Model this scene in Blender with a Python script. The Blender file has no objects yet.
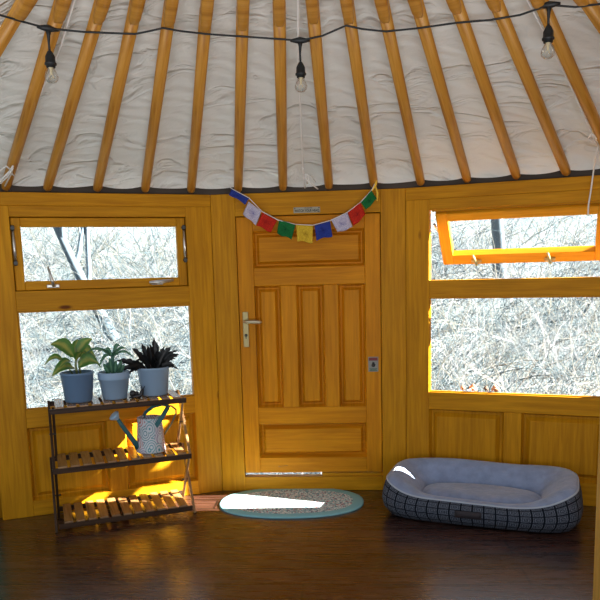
import bpy, bmesh, math, random
from mathutils import Vector, Matrix
random.seed(7)
C = bpy.context.scene.collection
PI = math.pi

# ------------------------------------------------------------------ helpers
def lin(r, g, b):
    f = lambda c: (c/255/12.92 if c/255 <= .04045 else ((c/255+.055)/1.055)**2.4)
    return (f(r), f(g), f(b), 1)

def setprops(o, label=None, cat=None, group=None, kind=None):
    if label: o['label'] = label
    if cat: o['category'] = cat
    if group: o['group'] = group
    if kind: o['kind'] = kind
    return o

def empty(name, loc=(0, 0, 0), rz=0, label=None, cat=None, group=None, kind=None, matrix=None):
    o = bpy.data.objects.new(name, None); C.objects.link(o)
    o.empty_display_size = .05
    if matrix is not None: o.matrix_world = matrix
    else:
        o.location = loc; o.rotation_euler = (0, 0, rz)
    return setprops(o, label, cat, group, kind)

class MB:
    """collects shapes into one mesh"""
    def __init__(s):
        s.bm = bmesh.new(); s.uv = s.bm.loops.layers.uv.new('UVMap')
    def face(s, pts, uvs=None, mat=0, smooth=False):
        vs = [p if isinstance(p, bmesh.types.BMVert) else s.bm.verts.new(p) for p in pts]
        try: f = s.bm.faces.new(vs)
        except ValueError: return None
        f.material_index = mat; f.smooth = smooth
        if uvs:
            for l, q in zip(f.loops, uvs): l[s.uv].uv = q
        return f
    def box(s, x0, x1, y0, y1, z0, z1, grain='x', mat=0, M=None):
        c = [(x, y, z) for x in (x0, x1) for y in (y0, y1) for z in (z0, z1)]
        V = [s.bm.verts.new((M @ Vector(p)) if M else p) for p in c]
        g = 'xyz'.index(grain); off = (random.uniform(0, 9), random.uniform(0, 9))
        for idx in ((0, 1, 3, 2), (4, 6, 7, 5), (0, 4, 5, 1), (2, 3, 7, 6), (0, 2, 6, 4), (1, 5, 7, 3)):
            f = s.bm.faces.new([V[i] for i in idx]); f.material_index = mat
            const = [k for k in range(3) if len({c[i][k] for i in idx}) == 1]
            const = const[0] if const else 0
            ax = [k for k in range(3) if k != const]
            if g in ax: a, b = g, [k for k in ax if k != g][0]
            else: a, b = ax
            for l, i in zip(f.loops, idx): l[s.uv].uv = (c[i][a]+off[0], c[i][b]+off[1]+.37*const)
    def loft(s, rings, closed=True, cap0=False, cap1=False, mat=0, smooth=True, uscale=None):
        R = [[s.bm.verts.new(p) for p in r] for r in rings]
        n = len(R[0]); m = n if closed else n-1
        vlen = 0; ul = [0]
        for j in range(n): ul.append(ul[-1]+(Vector(rings[0][(j+1) % n])-Vector(rings[0][j])).length)
        for i in range(len(R)-1):
            dv = (Vector(rings[i+1][0])-Vector(rings[i][0])).length
            for j in range(m):
                k = (j+1) % n
                s.face([R[i][j], R[i][k], R[i+1][k], R[i+1][j]],
                       [(ul[j], vlen), (ul[j+1], vlen), (ul[j+1], vlen+dv), (ul[j], vlen+dv)], mat, smooth)
            vlen += dv
        if cap0: s.face(list(reversed(R[0])), [(0, 0)]*n, mat)
        if cap1: s.face(R[-1], [(0, 0)]*n, mat)
    def tube(s, path, rad, sides=8, mat=0, caps=True, flat=None, rot=0, swap=False):
        path = [Vector(p) for p in path]; n = len(path)
        rad = rad if isinstance(rad, (list, tuple)) else [rad]*n
        up = None; rings = []
        for i, p in enumerate(path):
            t = (path[min(i+1, n-1)]-path[max(i-1, 0)]).normalized()
            if up is None:
                ref = Vector((0, 0, 1)) if abs(t.z) < .9 else Vector((1, 0, 0))
                up = (ref-t*ref.dot(t)).normalized()
            else: up = (up-t*up.dot(t)).normalized()
            sd = t.cross(up)
            fx = 1 if flat is None else flat
            rings.append([p+rad[i]*(fx*math.cos(rot+2*PI*k/sides)*sd+math.sin(rot+2*PI*k/sides)*up) for k in range(sides)])
        L = [0]
        for i in range(1, n): L.append(L[-1]+(path[i]-path[i-1]).length)
        R = [[s.bm.verts.new(p) for p in r] for r in rings]
        for i in range(n-1):
            for k in range(sides):
                q = (k+1) % sides; v0, v1 = k/sides*.15, (k+1)/sides*.15
                s.face([R[i][k], R[i][q], R[i+1][q], R[i+1][k]], [(L[i], v0), (L[i], v1), (L[i+1], v1), (L[i+1], v0)], mat, sides > 4)
        if caps:
            s.face(list(reversed(R[0])), [(0, 0)]*sides, mat); s.face(R[-1], [(0, 0)]*sides, mat)
    def lathe(s, prof, c=(0, 0, 0), seg=28, mat=0, M=None, smooth=True):
        rings = []
        for r, z in prof:
            rings.append([(c[0]+max(r, 1e-4)*math.cos(2*PI*k/seg), c[1]+max(r, 1e-4)*math.sin(2*PI*k/seg), c[2]+z) for k in range(seg)])
        if M: rings = [[M @ Vector(p) for p in r] for r in rings]
        V = [[s.bm.verts.new(p) for p in r] for r in rings]
        v = 0
        for i in range(len(V)-1):
            dv = math.hypot(prof[i+1][0]-prof[i][0], prof[i+1][1]-prof[i][1])
            for k in range(seg):
                q = (k+1) % seg
                s.face([V[i][k], V[i][q], V[i+1][q], V[i+1][k]], [(k/seg, v), ((k+1)/seg, v), ((k+1)/seg, v+dv), (k/seg, v+dv)], mat, smooth)
            v += dv
    def grid(s, fn, nu, nv, mat=0, smooth=True):
        V = [[s.bm.verts.new(fn(i/nu, j/nv)) for j in range(nv+1)] for i in range(nu+1)]
        for i in range(nu):
            for j in range(nv):
                s.face([V[i][j], V[i+1][j], V[i+1][j+1], V[i][j+1]], [(i/nu, j/nv), ((i+1)/nu, j/nv), ((i+1)/nu, (j+1)/nv), (i/nu, (j+1)/nv)], mat, smooth)
    def build(s, name, mats, parent=None, matrix=None, bevel=0, solid=0, recalc=True, kind=None, subsurf=0, segs=2):
        if recalc: bmesh.ops.recalc_face_normals(s.bm, faces=s.bm.faces)
        me = bpy.data.meshes.new(name); s.bm.to_mesh(me); s.bm.free()
        for m in (mats if isinstance(mats, (list, tuple)) else [mats]): me.materials.append(m)
        o = bpy.data.objects.new(name, me); C.objects.link(o)
        if parent: o.parent = parent
        if matrix is not None: o.matrix_local = matrix
        if solid:
            d = o.modifiers.new('Solid', 'SOLIDIFY'); d.thickness = solid; d.offset = 0
        if bevel:
            d = o.modifiers.new('Bevel', 'BEVEL'); d.width = bevel; d.segments = segs; d.limit_method = 'ANGLE'; d.angle_limit = math.radians(40)
        if subsurf:
            d = o.modifiers.new('Sub', 'SUBSURF'); d.levels = subsurf; d.render_levels = subsurf
        if kind: o['kind'] = kind
        return o

# ------------------------------------------------------------------ materials
class NT:
    def __init__(s, name):
        s.m = bpy.data.materials.new(name); s.m.use_nodes = True
        s.t = s.m.node_tree; s.n = s.t.nodes
        s.b = s.n['Principled BSDF']; s.out = s.n['Material Output']
    def new(s, typ, **kw):
        o = s.n.new(typ)
        for k, v in kw.items():
            if k in o.inputs: o.inputs[k].default_value = v
            else: setattr(o, k, v)
        return o
    def link(s, a, b): s.t.links.new(a, b)
    def coord(s, which='UV', scale=(1, 1, 1), rot=(0, 0, 0)):
        c = s.new('ShaderNodeTexCoord'); m = s.new('ShaderNodeMapping')
        m.inputs['Scale'].default_value = scale; m.inputs['Rotation'].default_value = rot
        s.link(c.outputs[which], m.inputs['Vector']); return m.outputs['Vector']
    def ramp(s, fac, stops, interp='LINEAR'):
        r = s.new('ShaderNodeValToRGB'); r.color_ramp.interpolation = interp
        e = r.color_ramp.elements
        while len(e) < len(stops): e.new(.5)
        for el, (p, c) in zip(e, stops): el.position = p; el.color = c if len(c) == 4 else (*c, 1)
        s.link(fac, r.inputs['Fac']); return r.outputs['Color']
    def mix(s, fac, a, b, mode='MIX'):
        x = s.new('ShaderNodeMix'); x.data_type = 'RGBA'; x.blend_type = mode
        for sock, val in ((x.inputs[0], fac), (x.inputs[6], a), (x.inputs[7], b)):
            if hasattr(val, 'is_output'): s.link(val, sock)
            else: sock.default_value = val
        return x.outputs[2]
    def math(s, op, a, b=0.0):
        x = s.new('ShaderNodeMath', operation=op)
        for sock, val in ((x.inputs[0], a), (x.inputs[1], b)):
            if hasattr(val, 'is_output'): s.link(val, sock)
            else: sock.default_value = val
        return x.outputs[0]
    def bump(s, h, strength=.3, dist=.01):
        b = s.new('ShaderNodeBump'); b.inputs['Strength'].default_value = strength; b.inputs['Distance'].default_value = dist
        s.link(h, b.inputs['Height']); s.link(b.outputs['Normal'], s.b.inputs['Normal'])
    def noise(s, vec, scale=5, detail=4, rough=.5, dist=0):
        n = s.new('ShaderNodeTexNoise', Scale=scale, Detail=detail, Roughness=rough, Distortion=dist)
        s.link(vec, n.inputs['Vector']); return n.outputs['Fac']
    def base(s, c):
        if hasattr(c, 'is_output'): s.link(c, s.b.inputs['Base Color'])
        else: s.b.inputs['Base Color'].default_value = c
        return s
    def rough(s, v):
        if hasattr(v, 'is_output'): s.link(v, s.b.inputs['Roughness'])
        else: s.b.inputs['Roughness'].default_value = v
        return s
    def set(s, **kw):
        for k, v in kw.items(): s.b.inputs[k.replace('_', ' ')].default_value = v
        return s

def plain(name, c, rough=.5, metal=0, spec=.5, bump=0, bscale=200):
    t = NT(name); t.base(c); t.rough(rough); t.set(Metallic=metal); t.b.inputs['Specular IOR Level'].default_value = spec
    if bump: t.bump(t.noise(t.coord('Object'), bscale, 3), bump, .003)
    return t.m

def wood(name, light, mid, dark, rough=.45, knots=True, spec=.12):
    t = NT(name)
    n1 = t.noise(t.coord('UV', (1.2, 22, 1)), 2.2, 5, .55, .6)
    n2 = t.noise(t.coord('UV', (6, 160, 1)), 1.5, 3, .6)
    n3 = t.noise(t.coord('UV', (.8, 2.2, 1)), 1.6, 2)
    c = t.ramp(n1, [(.3, dark), (.5, mid), (.72, light)])
    c = t.mix(.15, c, t.ramp(n2, [(.35, dark), (.65, light)]), 'MIX')
    c = t.mix(.35, c, t.ramp(n3, [(.35, (.55, .5, .45, 1)), (.65, (1, 1, 1, 1))]), 'MULTIPLY')
    if knots:
        v = t.new('ShaderNodeTexVoronoi', Scale=1.0); v.inputs['Randomness'].default_value = 1
        t.link(t.coord('UV', (1.7, 5.2, 1)), v.inputs['Vector'])
        k = t.ramp(v.outputs['Distance'], [(.035, (0, 0, 0, 1)), (.075, (1, 1, 1, 1))])
        c = t.mix(1.0, c, t.mix(k, (.28, .16, .1, 1), (1, 1, 1, 1)), 'MULTIPLY')
    t.base(c); t.rough(rough); t.b.inputs['Specular IOR Level'].default_value = spec
    t.bump(n2, .12, .002)
    return t.m

PINE = wood('varnished_pine', (.67, .310, .009, 1), (.53, .230, .005, 1), (.42, .168, .003, 1), .5)
PINE_DOOR = wood('door_pine', (.72, .300, .008, 1), (.59, .222, .005, 1), (.48, .165, .003, 1), .48, knots=False)
PINE_POLE = wood('pole_pine', (.66, .34, .065, 1), (.54, .25, .035, 1), (.36, .14, .015, 1), .35, knots=False, spec=.35)
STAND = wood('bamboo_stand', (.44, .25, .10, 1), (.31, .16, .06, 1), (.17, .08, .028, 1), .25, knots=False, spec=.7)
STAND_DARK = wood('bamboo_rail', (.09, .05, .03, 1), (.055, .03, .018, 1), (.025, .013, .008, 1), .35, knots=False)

def floor_mat():
    t = NT('dark_plank_floor')
    v = t.coord('Object', (1, 1, 1), (0, 0, math.radians(-.5)))
    br = t.new('ShaderNodeTexBrick'); br.offset = .37; br.offset_frequency = 2
    for k, val in (('Scale', 1.0), ('Mortar Size', .006), ('Mortar Smooth', .2), ('Bias', 0.0), ('Brick Width', 1.55), ('Row Height', .165)):
        br.inputs[k].default_value = val
    br.inputs['Color1'].default_value = (.55, .55, .55, 1); br.inputs['Color2'].default_value = (1, 1, 1, 1); br.inputs['Mortar'].default_value = (0, 0, 0, 1)
    t.link(v, br.inputs['Vector'])
    g = t.noise(t.coord('Object', (1.6, 26, 1)), 2.5, 6, .6, .5)
    g2 = t.noise(t.coord('Object', (9, 140, 1)), 2, 3, .6)
    c = t.ramp(g, [(.28, (.024, .009, .006, 1)), (.5, (.056, .021, .013, 1)), (.75, (.115, .048, .030, 1))])
    c = t.mix(1, c, br.outputs['Color'], 'MULTIPLY')
    c = t.mix(br.outputs['Fac'], c, (.006, .003, .002, 1))
    t.base(c)
    t.rough(t.ramp(g, [(.3, (.22,)*3), (.7, (.34,)*3)])); t.b.inputs['Specular IOR Level'].default_value = .8; t.b.inputs['Coat Weight'].default_value = .5; t.b.inputs['Coat Roughness'].default_value = .22
    h = t.math('SUBTRACT', t.math('MULTIPLY', g2, .25), t.math('MULTIPLY', br.outputs['Fac'], 1.0))
    t.bump(h, .22, .004)
    return t.m
FLOOR = floor_mat()

def canvas_mat():
    t = NT('white_canvas')
    w = t.new('ShaderNodeTexWave', Scale=2.6, Distortion=6.5, Detail=4); w.inputs['Detail Scale'].default_value = 1.4
    w.wave_profile = 'SIN'
    t.link(t.coord('Object', (.8, 2.2, 2.2), (0, .5, .45)), w.inputs['Vector'])
    n = t.noise(t.coord('Object', (1.3, 4.2, 4.2), (.3, .4, .5)), 1.5, 4, .5, 1.0)
    n2 = t.noise(t.coord('Object', (1, 1, 1)), 90, 2)
    c = t.ramp(n, [(.25, (.70, .71, .67, 1)), (.5, (.79, .80, .755, 1))])
    t.base(c); t.rough(.9); t.b.inputs['Specular IOR Level'].default_value = .1
    fold = t.ramp(n, [(.40, (0, 0, 0)), (.47, (1, 1, 1)), (.52, (.75,)*3), (.8, (.9,)*3)])
    h = t.math('ADD', t.math('MULTIPLY', w.outputs['Fac'], .10), t.math('ADD', t.math('MULTIPLY', fold, .30), t.math('MULTIPLY', n2, .02)))
    t.bump(h, .62, .05)
    return t.m
CANVAS = canvas_mat()
FELT = plain('grey_felt', lin(96, 86, 78), .95, spec=.05, bump=.4, bscale=60)

def glass_mat():
    t = NT('window_glass'); n = t.n; n.remove(t.b)
    tr = t.new('ShaderNodeBsdfTransparent'); tr.inputs['Color'].default_value = (.97, .99, .99, 1)
    gl = t.new('ShaderNodeBsdfGlossy'); gl.inputs['Roughness'].default_value = .02
    lw = t.new('ShaderNodeLayerWeight', Blend=.5)
    fr = t.math('ADD', t.math('MULTIPLY', t.math('POWER', lw.outputs['Facing'], 5.0), .22), .006)
    mx = t.new('ShaderNodeMixShader'); t.link(fr, mx.inputs[0]); t.link(tr.outputs[0], mx.inputs[1]); t.link(gl.outputs[0], mx.inputs[2])
    t.link(mx.outputs[0], t.out.inputs['Surface'])
    return t.m
GLASS = glass_mat()
STEEL = plain('brushed_steel', (.62, .60, .55, 1), .32, 1)
BRASS = plain('satin_brass', (.42, .35, .17, 1), .5, .8)
DARK_METAL = plain('dark_metal', (.06, .06, .055, 1), .45, .6)
BLACK = plain('black_rubber', (.007, .010, .012, 1), .5)
CORD = plain('white_cord', (.78, .76, .72, 1), .9, bump=.3, bscale=300)
TEAL_WALL = plain('teal_cloth', lin(70, 160, 140), .9, bump=.3, bscale=80)

# ------------------------------------------------------------------ camera (f = 700 px, crop of a taller photograph)
F, PPY = 700.0, 375.06
yaw, pit, rol = -.0683, -.1479, -.0258
fw = Vector((math.sin(yaw)*math.cos(pit), math.cos(yaw)*math.cos(pit), math.sin(pit)))
r0 = Vector((math.cos(yaw), -math.sin(yaw), 0)); u0 = r0.cross(fw)
RT = math.cos(rol)*r0+math.sin(rol)*u0; UP = -math.sin(rol)*r0+math.cos(rol)*u0
EYE = Vector((.2169, -4.1924, 1.3519))
cam = bpy.data.cameras.new('camera'); cam.sensor_fit = 'HORIZONTAL'; cam.sensor_width = 36; cam.lens = F/600*36
cam.shift_y = (PPY-300)/600; cam.clip_start = .05; cam.clip_end = 200
co = bpy.data.objects.new('camera', cam); C.objects.link(co)
M = Matrix((RT, UP, -fw)).transposed().to_4x4(); M.translation = EYE
co.matrix_world = M; bpy.context.scene.camera = co

def ray(x, y): return fw+RT*((x-300)/F)-UP*((y-PPY)/F)
def on_plane(x, y, A, n):                       # point of a real plane seen at a place of the photograph
    d = ray(x, y); return EYE+d*((A-EYE).dot(n)/d.dot(n))

# ------------------------------------------------------------------ wall panels
AX, BX, AL, BE, H = -.5733, .5689, .4227, .301, 1.8082
WL = 1.2747
ML = Matrix(((math.cos(AL), -math.sin(AL), 0, AX), (math.sin(AL), math.cos(AL), 0, 0), (0, 0, 1, 0), (0, 0, 0, 1)))
MR = Matrix(((math.cos(BE), math.sin(BE), 0, BX), (-math.sin(BE), math.cos(BE), 0, 0), (0, 0, 1, 0), (0, 0, 0, 1)))
MD = Matrix.Identity(4)
def onM(Mx, x, y, off=0):
    n = -(Mx.to_3x3() @ Vector((0, 1, 0))); A = Mx.translation+n*off
    return on_plane(x, y, A, n)
T = .055

def raised(mb, x0, x1, z0, z1, y_out=0, deep=.036, m=.034, field=.015, grain='z'):
    """sunk panel with a raised field filling an opening of a frame"""
    e = .012
    rects = [(x0, x1, z0, z1, y_out+.002), (x0+e, x1-e, z0+e, z1-e, deep), (x0+e+m*.35, x1-e-m*.35, z0+e+m*.35, z1-e-m*.35, deep),
             (x0+e+m, x1-e-m, z0+e+m, z1-e-m, field)]
    rings = [[(a, y, c), (b, y, c), (b, y, d), (a, y, d)] for a, b, c, d, y in rects]
    off = random.uniform(0, 9)
    def uv(p): return (p[2]+off, p[0]+off) if grain == 'z' else (p[0]+off, p[2]+off)
    for r0_, r1_ in zip(rings, rings[1:]):
        for k in range(4):
            q = [r0_[k], r0_[(k+1) % 4], r1_[(k+1) % 4], r1_[k]]
            mb.face(q, [uv(p) for p in q])
    mb.face(rings[-1], [uv(p) for p in rings[-1]])

# --- left wall panel (x runs to the right, ends at the seam x = 0)
mb = MB()
gx0, gx1 = -1.110, -.1442
mb.box(-WL, -1.1079, 0, T, 0, H-.07, 'z'); mb.box(-.1517, -.001, 0, T, 0, H-.07, 'z')
mb.box(-WL, -.001, -.004, T, H-.07, H, 'x')
mb.box(-1.1079, -.1517, 0, T, 1.6796, H-.07, 'x')
mb.box(-1.1079, -.1517, -.003, T, 1.1689, 1.2791, 'x')
mb.box(-1.1079, -.1517, 0, T, .514, .6165, 'x'); mb.box(-1.1079, -.1517, 0, T, 0, .088, 'x')
mb.box(-.676, -.574, 0, T, .088, .514, 'z')
wl = mb.build('wall_left', PINE, matrix=ML, bevel=.003, kind='structure')
for a, b in ((-1.1079, -.676), (-.574, -.1517)):
    mb = MB(); raised(mb, a, b, .088, .514); mb.box(a, b, .04, .052, .088, .514, 'z')
    mb.build('wall_panel', PINE, wl, recalc=False)

# --- middle wall panel round the door
dx0, dx1, dz0, dz1 = .425-.8547, .425, .1095, 1.678
mb = MB()
mb.box(AX, dx0, 0, T, 0, H-.0, 'z'); mb.box(dx1, BX, 0, T, 0, H, 'z')
mb.box(dx0, dx1, 0, T, dz1, H, 'x'); mb.box(dx0, dx1, 0, T, 0, .088, 'x'); mb.box(.05, dx1, .012, T, .088, dz0, 'x')
mb.build('wall_front', PINE, bevel=.003, kind='structure')

# --- right wall panel
RL, RR, RE = .1378, 1.115, 1.28
mb = MB()
mb.box(.001, RL, 0, T, 0, H-.07, 'z'); mb.box(RR, RE, 0, T, 0, H-.07, 'z')
mb.box(.001, RE, -.004, T, H-.07, H, 'x'); mb.box(RL, RR, 0, T, 1.6773, H-.07, 'x')
mb.box(RL, RR, 0, T, 1.1757, 1.2783, 'x'); mb.box(RL, RR, 0, T, .5145, .6186, 'x'); mb.box(RL, RR, 0, T, 0, .1312, 'x')
mb.box(.570, .6674, 0, T, .1312, .5145, 'z')
wr = mb.build('wall_right', PINE, matrix=MR, bevel=.003, kind='structure')
for a, b in ((RL, .570), (.6674, RR)):
    mb = MB(); raised(mb, a, b, .1312, .5145); mb.box(a, b, .04, .052, .1312, .5145, 'z')
    mb.build('wall_panel', PINE, wr, recalc=False)

# --- unseen cover posts added outside the panel corners to stop light leaking in
for nm, Mx, x in (('trim_1', ML, 0), ('trim_2', MR, 0), ('trim_3', ML, -WL), ('trim_4', MR, RE), ('trim_6', MD, AX), ('trim_7', MD, BX)):
    mb = MB(); mb.box(x-.06, x+.06, T+.002, T+.03, 0, H, 'z'); mb.build(nm, PINE, matrix=Mx, kind='structure')
mb = MB()   # rebate behind the door leaf
mb.box(dx0-.03, dx0+.025, T+.001, T+.02, dz0, dz1+.03, 'z'); mb.box(dx1-.025, dx1+.03, T+.001, T+.02, dz0, dz1+.03, 'z'); mb.box(dx0+.025, dx1-.025, T+.001, T+.02, dz1-.025, dz1+.03, 'x')
mb.build('trim_5', PINE, kind='structure')
# --- the walls going on past the picture on both sides
eL = ML @ Vector((-WL, 0, 0)); eR = MR @ Vector((RE, 0, 0))
aL, aR = AL+.36, BE+.36
MSL = Matrix.Rotation(aL, 4, 'Z'); MSL.translation = eL
MSR = Matrix.Rotation(-aR, 4, 'Z'); MSR.translation = eR
mb = MB(); mb.box(-1.5, -.02, .02, .05, 0, H-.06, 'z'); mb.build('wall_side_left', TEAL_WALL, matrix=MSL, kind='structure')
mb = MB()
mb.box(.0, 1.4, 0, T, H-.07, H, 'x'); mb.box(.0, 1.4, 0, T, 0, .13, 'x')
for k in range(10): mb.box(.005+k*.14, .14+k*.14, .004, T-.01, .13, H-.07, 'z')
mb.build('wall_side_right', PINE, matrix=MSR, bevel=.003, kind='structure')

eR2 = MSR @ Vector((1.4, 0, 0)); MSR2 = Matrix.Rotation(-(aR+.5), 4, 'Z'); MSR2.translation = eR2
mb = MB()
mb.box(.0, 2.6, 0, T, H-.07, H, 'x'); mb.box(.0, 2.6, 0, T, 0, .13, 'x')
for k in range(20): mb.box(.005+k*.13, .13+k*.13, .004, T-.01, .13, H-.07, 'z')
mb.build('wall_back_right', PINE, matrix=MSR2, bevel=.003, kind='structure')  # unseen further run of wall, added to keep sun off the floor
# --- floor
mb = MB(); mb.box(-3.4, 3.9, -6.2, .06, -.06, 0, 'x'); mb.build('floor', FLOOR, kind='structure')

# ------------------------------------------------------------------ windows
def frame(mb, x0, x1, z0, z1, w, y0, y1, wb=None, wt=None):
    wb = wb or w; wt = wt or w
    mb.box(x0, x0+w, y0, y1, z0, z1, 'z'); mb.box(x1-w, x1, y0, y1, z0, z1, 'z')
    mb.box(x0+w, x1-w, y0, y1, z1-wt, z1, 'x'); mb.box(x0+w, x1-w, y0, y1, z0, z0+wb, 'x')
def pane(x0, x1, z0, z1, y, parent):
    mb = MB(); mb.face([(x0, y, z0), (x1, y, z0), (x1, y, z1), (x0, y, z1)]); return mb.build('pane', GLASS, parent, recalc=False)

w1 = empty('window_1', matrix=ML, kind='structure')          # upper left, shut
mb = MB(); frame(mb, -1.1045, -.155, 1.2825, 1.676, .049, .020, .062, wb=.05, wt=.05); mb.build('sash', PINE, w1, bevel=.004)
mb = MB(); frame(mb, -1.125, -.135, 1.262, 1.697, .045, T+.001, T+.02); mb.build('window_stop', PINE, w1)
pane(-1.0555, -.204, 1.3325, 1.626, .042, w1)
for sx in (-1.094, -.164):                                   # stays on both sides
    mb = MB(); mb.tube([(sx, .006, 1.442), (sx-.001, .004, 1.52), (sx-.002, .006, 1.61)], [.0075, .0075, .0065], 10)
    st = mb.build('gas_stay', STEEL, w1)
    mb = MB()
    for z, xx in ((1.432, sx), (1.620, sx-.002)): mb.tube([(xx, .02, z), (xx, -.004, z)], .011, 10); mb.tube([(xx, .006, z-.014), (xx, .006, z+.014)], .008, 8)
    mb.build('stay_bracket', DARK_METAL, st)
for hx, up in ((-.910, True), (-.335, False)):
    mb = MB(); mb.box(hx-.034, hx+.034, .008, .020, 1.292, 1.312)
    hb = mb.build('handle_plate', STEEL, w1, bevel=.004)
    mb = MB(); mb.tube([(hx, .02, 1.303), (hx, -.018, 1.303)], .009, 10)
    if up: mb.tube([(hx+.004, -.018, 1.298), (hx-.006, -.020, 1.34), (hx-.022, -.024, 1.41)], [.010, .009, .005], 8)
    else: mb.tube([(hx-.05, -.018, 1.306), (hx+.0, -.02, 1.308), (hx+.09, -.024, 1.316)], [.008, .011, .007], 8)
    mb.build('window_handle', STEEL, hb)

w2 = empty('window_2', matrix=ML, kind='structure')          # lower left, fixed
mb = MB(); frame(mb, -1.1079, -.1442, .6165, 1.1689, .008, .012, .03); mb.build('glazing_bead', PINE, w2)
pane(-1.1, -.15, .624, 1.161, .04, w2)

w4 = empty('window_4', matrix=MR, kind='structure')          # lower right, fixed
mb = MB(); frame(mb, RL, RR, .6186, 1.1757, .006, .014, .03); mb.build('glazing_bead', PINE, w4)
pane(RL+.006, RR-.006, .625, 1.17, .04, w4)

w3 = empty('window_3', matrix=MR, kind='structure')          # upper right, swung outwards on its top edge
sw = Matrix.Translation((0, .030, 1.668)) @ Matrix.Rotation(.80, 4, 'X')
SASH_LIT = wood('sash_pine_lit', (.72, .36, .020, 1), (.66, .30, .012, 1), (.52, .21, .007, 1), .5, knots=False)  # paler pine, the daylight on the open sash put into its colour
mb = MB(); frame(mb, .168, 1.098, -.415, -.004, .066, -.02, .03, wb=.075, wt=.058)
sash = mb.build('sash', SASH_LIT, w3, matrix=sw, bevel=.004)
mb = MB(); mb.face([(.232, .005, -.342), (1.034, .005, -.342), (1.034, .005, -.060), (.232, .005, -.060)]); mb.build('pane', GLASS, sash, recalc=False)
mb = MB(); mb.box(.150, 1.106, .012, .04, 1.668, 1.677, 'x'); mb.build('hinge_rail', PINE, w3)
for hx in (.37, .79):
    mb = MB(); mb.box(hx-.03, hx+.03, -.032, -.020, -.392, -.372)
    hb = mb.build('handle_plate', BRASS, sash, bevel=.003)
    mb = MB(); mb.tube([(hx, -.02, -.382), (hx, -.055, -.382)], .008, 8); mb.tube([(hx+.005, -.055, -.386), (hx-.012, -.058, -.30)], [.009, .006], 8)
    mb.build('window_handle', BRASS, hb)
for hx, x2 in ((.160, .172),):
    mb = MB(); mb.tube([(hx, .03, 1.60), (hx+.004, .16, 1.555), (hx+.008, .24, 1.45)], .006, 8); mb.build('gas_stay', STEEL, w3)

# ------------------------------------------------------------------ door, hinged on its right edge, a touch ajar
hinge = Matrix.Translation((dx1-.004, .004, 0)) @ Matrix.Rotation(math.radians(.5), 4, 'Z')
dr = empty('door_1', matrix=hinge, kind='structure')
X = lambda x: x-(dx1-.004)
L0, L1, Z0, Z1 = X(dx0+.004), X(dx1-.004), dz0+.006, dz1-.006
panels = [(-.333, .329, 1.375, 1.588, 'x'), (-.327, -.174, .531, 1.268, 'z'), (-.078, .083, .528, 1.267, 'z'), (.170, .329, .525, 1.266, 'z'), (-.328, .330, .211, .424, 'x')]
mb = MB()
xs0, xs1 = X(-.330), X(.330)
mb.box(L0, xs0, 0, .045, Z0, Z1, 'z'); mb.box(xs1, L1, 0, .045, Z0, Z1, 'z')
for a, b in ((Z0, .211), (.424, .528), (1.267, 1.375), (1.588, Z1)): mb.box(xs0, xs1, 0, .045, a, b, 'x')
for a, b in ((-.174, -.078), (.083, .170)): mb.box(X(a), X(b), 0, .045, .528, 1.267, 'z')
mb.build('door_leaf', PINE_DOOR, dr, bevel=.004)
for a, b, c, d, g in panels:
    a = max(a, -.330); b = min(b, .330)
    mb = MB(); raised(mb, X(a), X(b), c if c != .531 and c != .525 else .528, d if d < 1.2 or d > 1.3 else 1.267, 0, .036, .024, .013, g)
    mb.box(X(a), X(b), .039, .045, c, d, g); mb.build('door_panel', PINE_DOOR, dr, recalc=False)
hx = X(-.389)
mb = MB(); mb.box(hx-.017, hx+.017, -.009, 0, .903, 1.116)
bp = mb.build('handle_plate', BRASS, dr, bevel=.003)
mb = MB(); mb.lathe([(0, -.004), (.009, -.004), (.009, .003), (0, .003)], seg=14, M=Matrix.Translation((hx, -.010, .975)) @ Matrix.Rotation(PI/2, 4, 'X'))
mb.box(hx-.003, hx+.003, -.0135, -.0125, .955, .975); mb.build('keyhole', DARK_METAL, bp)
mb = MB(); mb.tube([(hx, 0, 1.058), (hx, -.045, 1.058)], .012, 12)
mb.tube([(hx-.008, -.048, 1.058), (hx+.04, -.050, 1.060), (hx+.075, -.05, 1.057), (hx+.105, -.046, 1.055)], [.013, .011, .014, .010], 12)
mb.build('door_handle', plain('aged_brass', (.50, .43, .29, 1), .35, .9), bp, subsurf=1)

# ------------------------------------------------------------------ roof: canvas liner, felt, poles, crown ring
APEX = EYE+ray(258, -572)*(1.8/ray(258, -572).y)
def wall_top(off=0.02, z=H+.012):
    pts = []
    for Mx, xs in ((MSL, (-1.5, -.75)), (ML, (-WL, -WL*2/3, -WL/3)), (MD, (AX, AX/3, BX/3)), (MR, (0, RE/3, RE*2/3)), (MSR, (0, .75, 1.5))):
        for x in xs:
            p = Mx @ Vector((x, off if Mx is not MD else off, 0)); p.z = z; pts.append(p)
    return pts
BASE = wall_top()
def base_at(u):
    t = u*(len(BASE)-1); i = min(int(t), len(BASE)-2); return BASE[i].lerp(BASE[i+1], t-i)
cone_n = lambda b: ((APEX-b).cross(Vector((0, 0, 1)))).cross(APEX-b).normalized()   # roughly straight up from the slope

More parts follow.
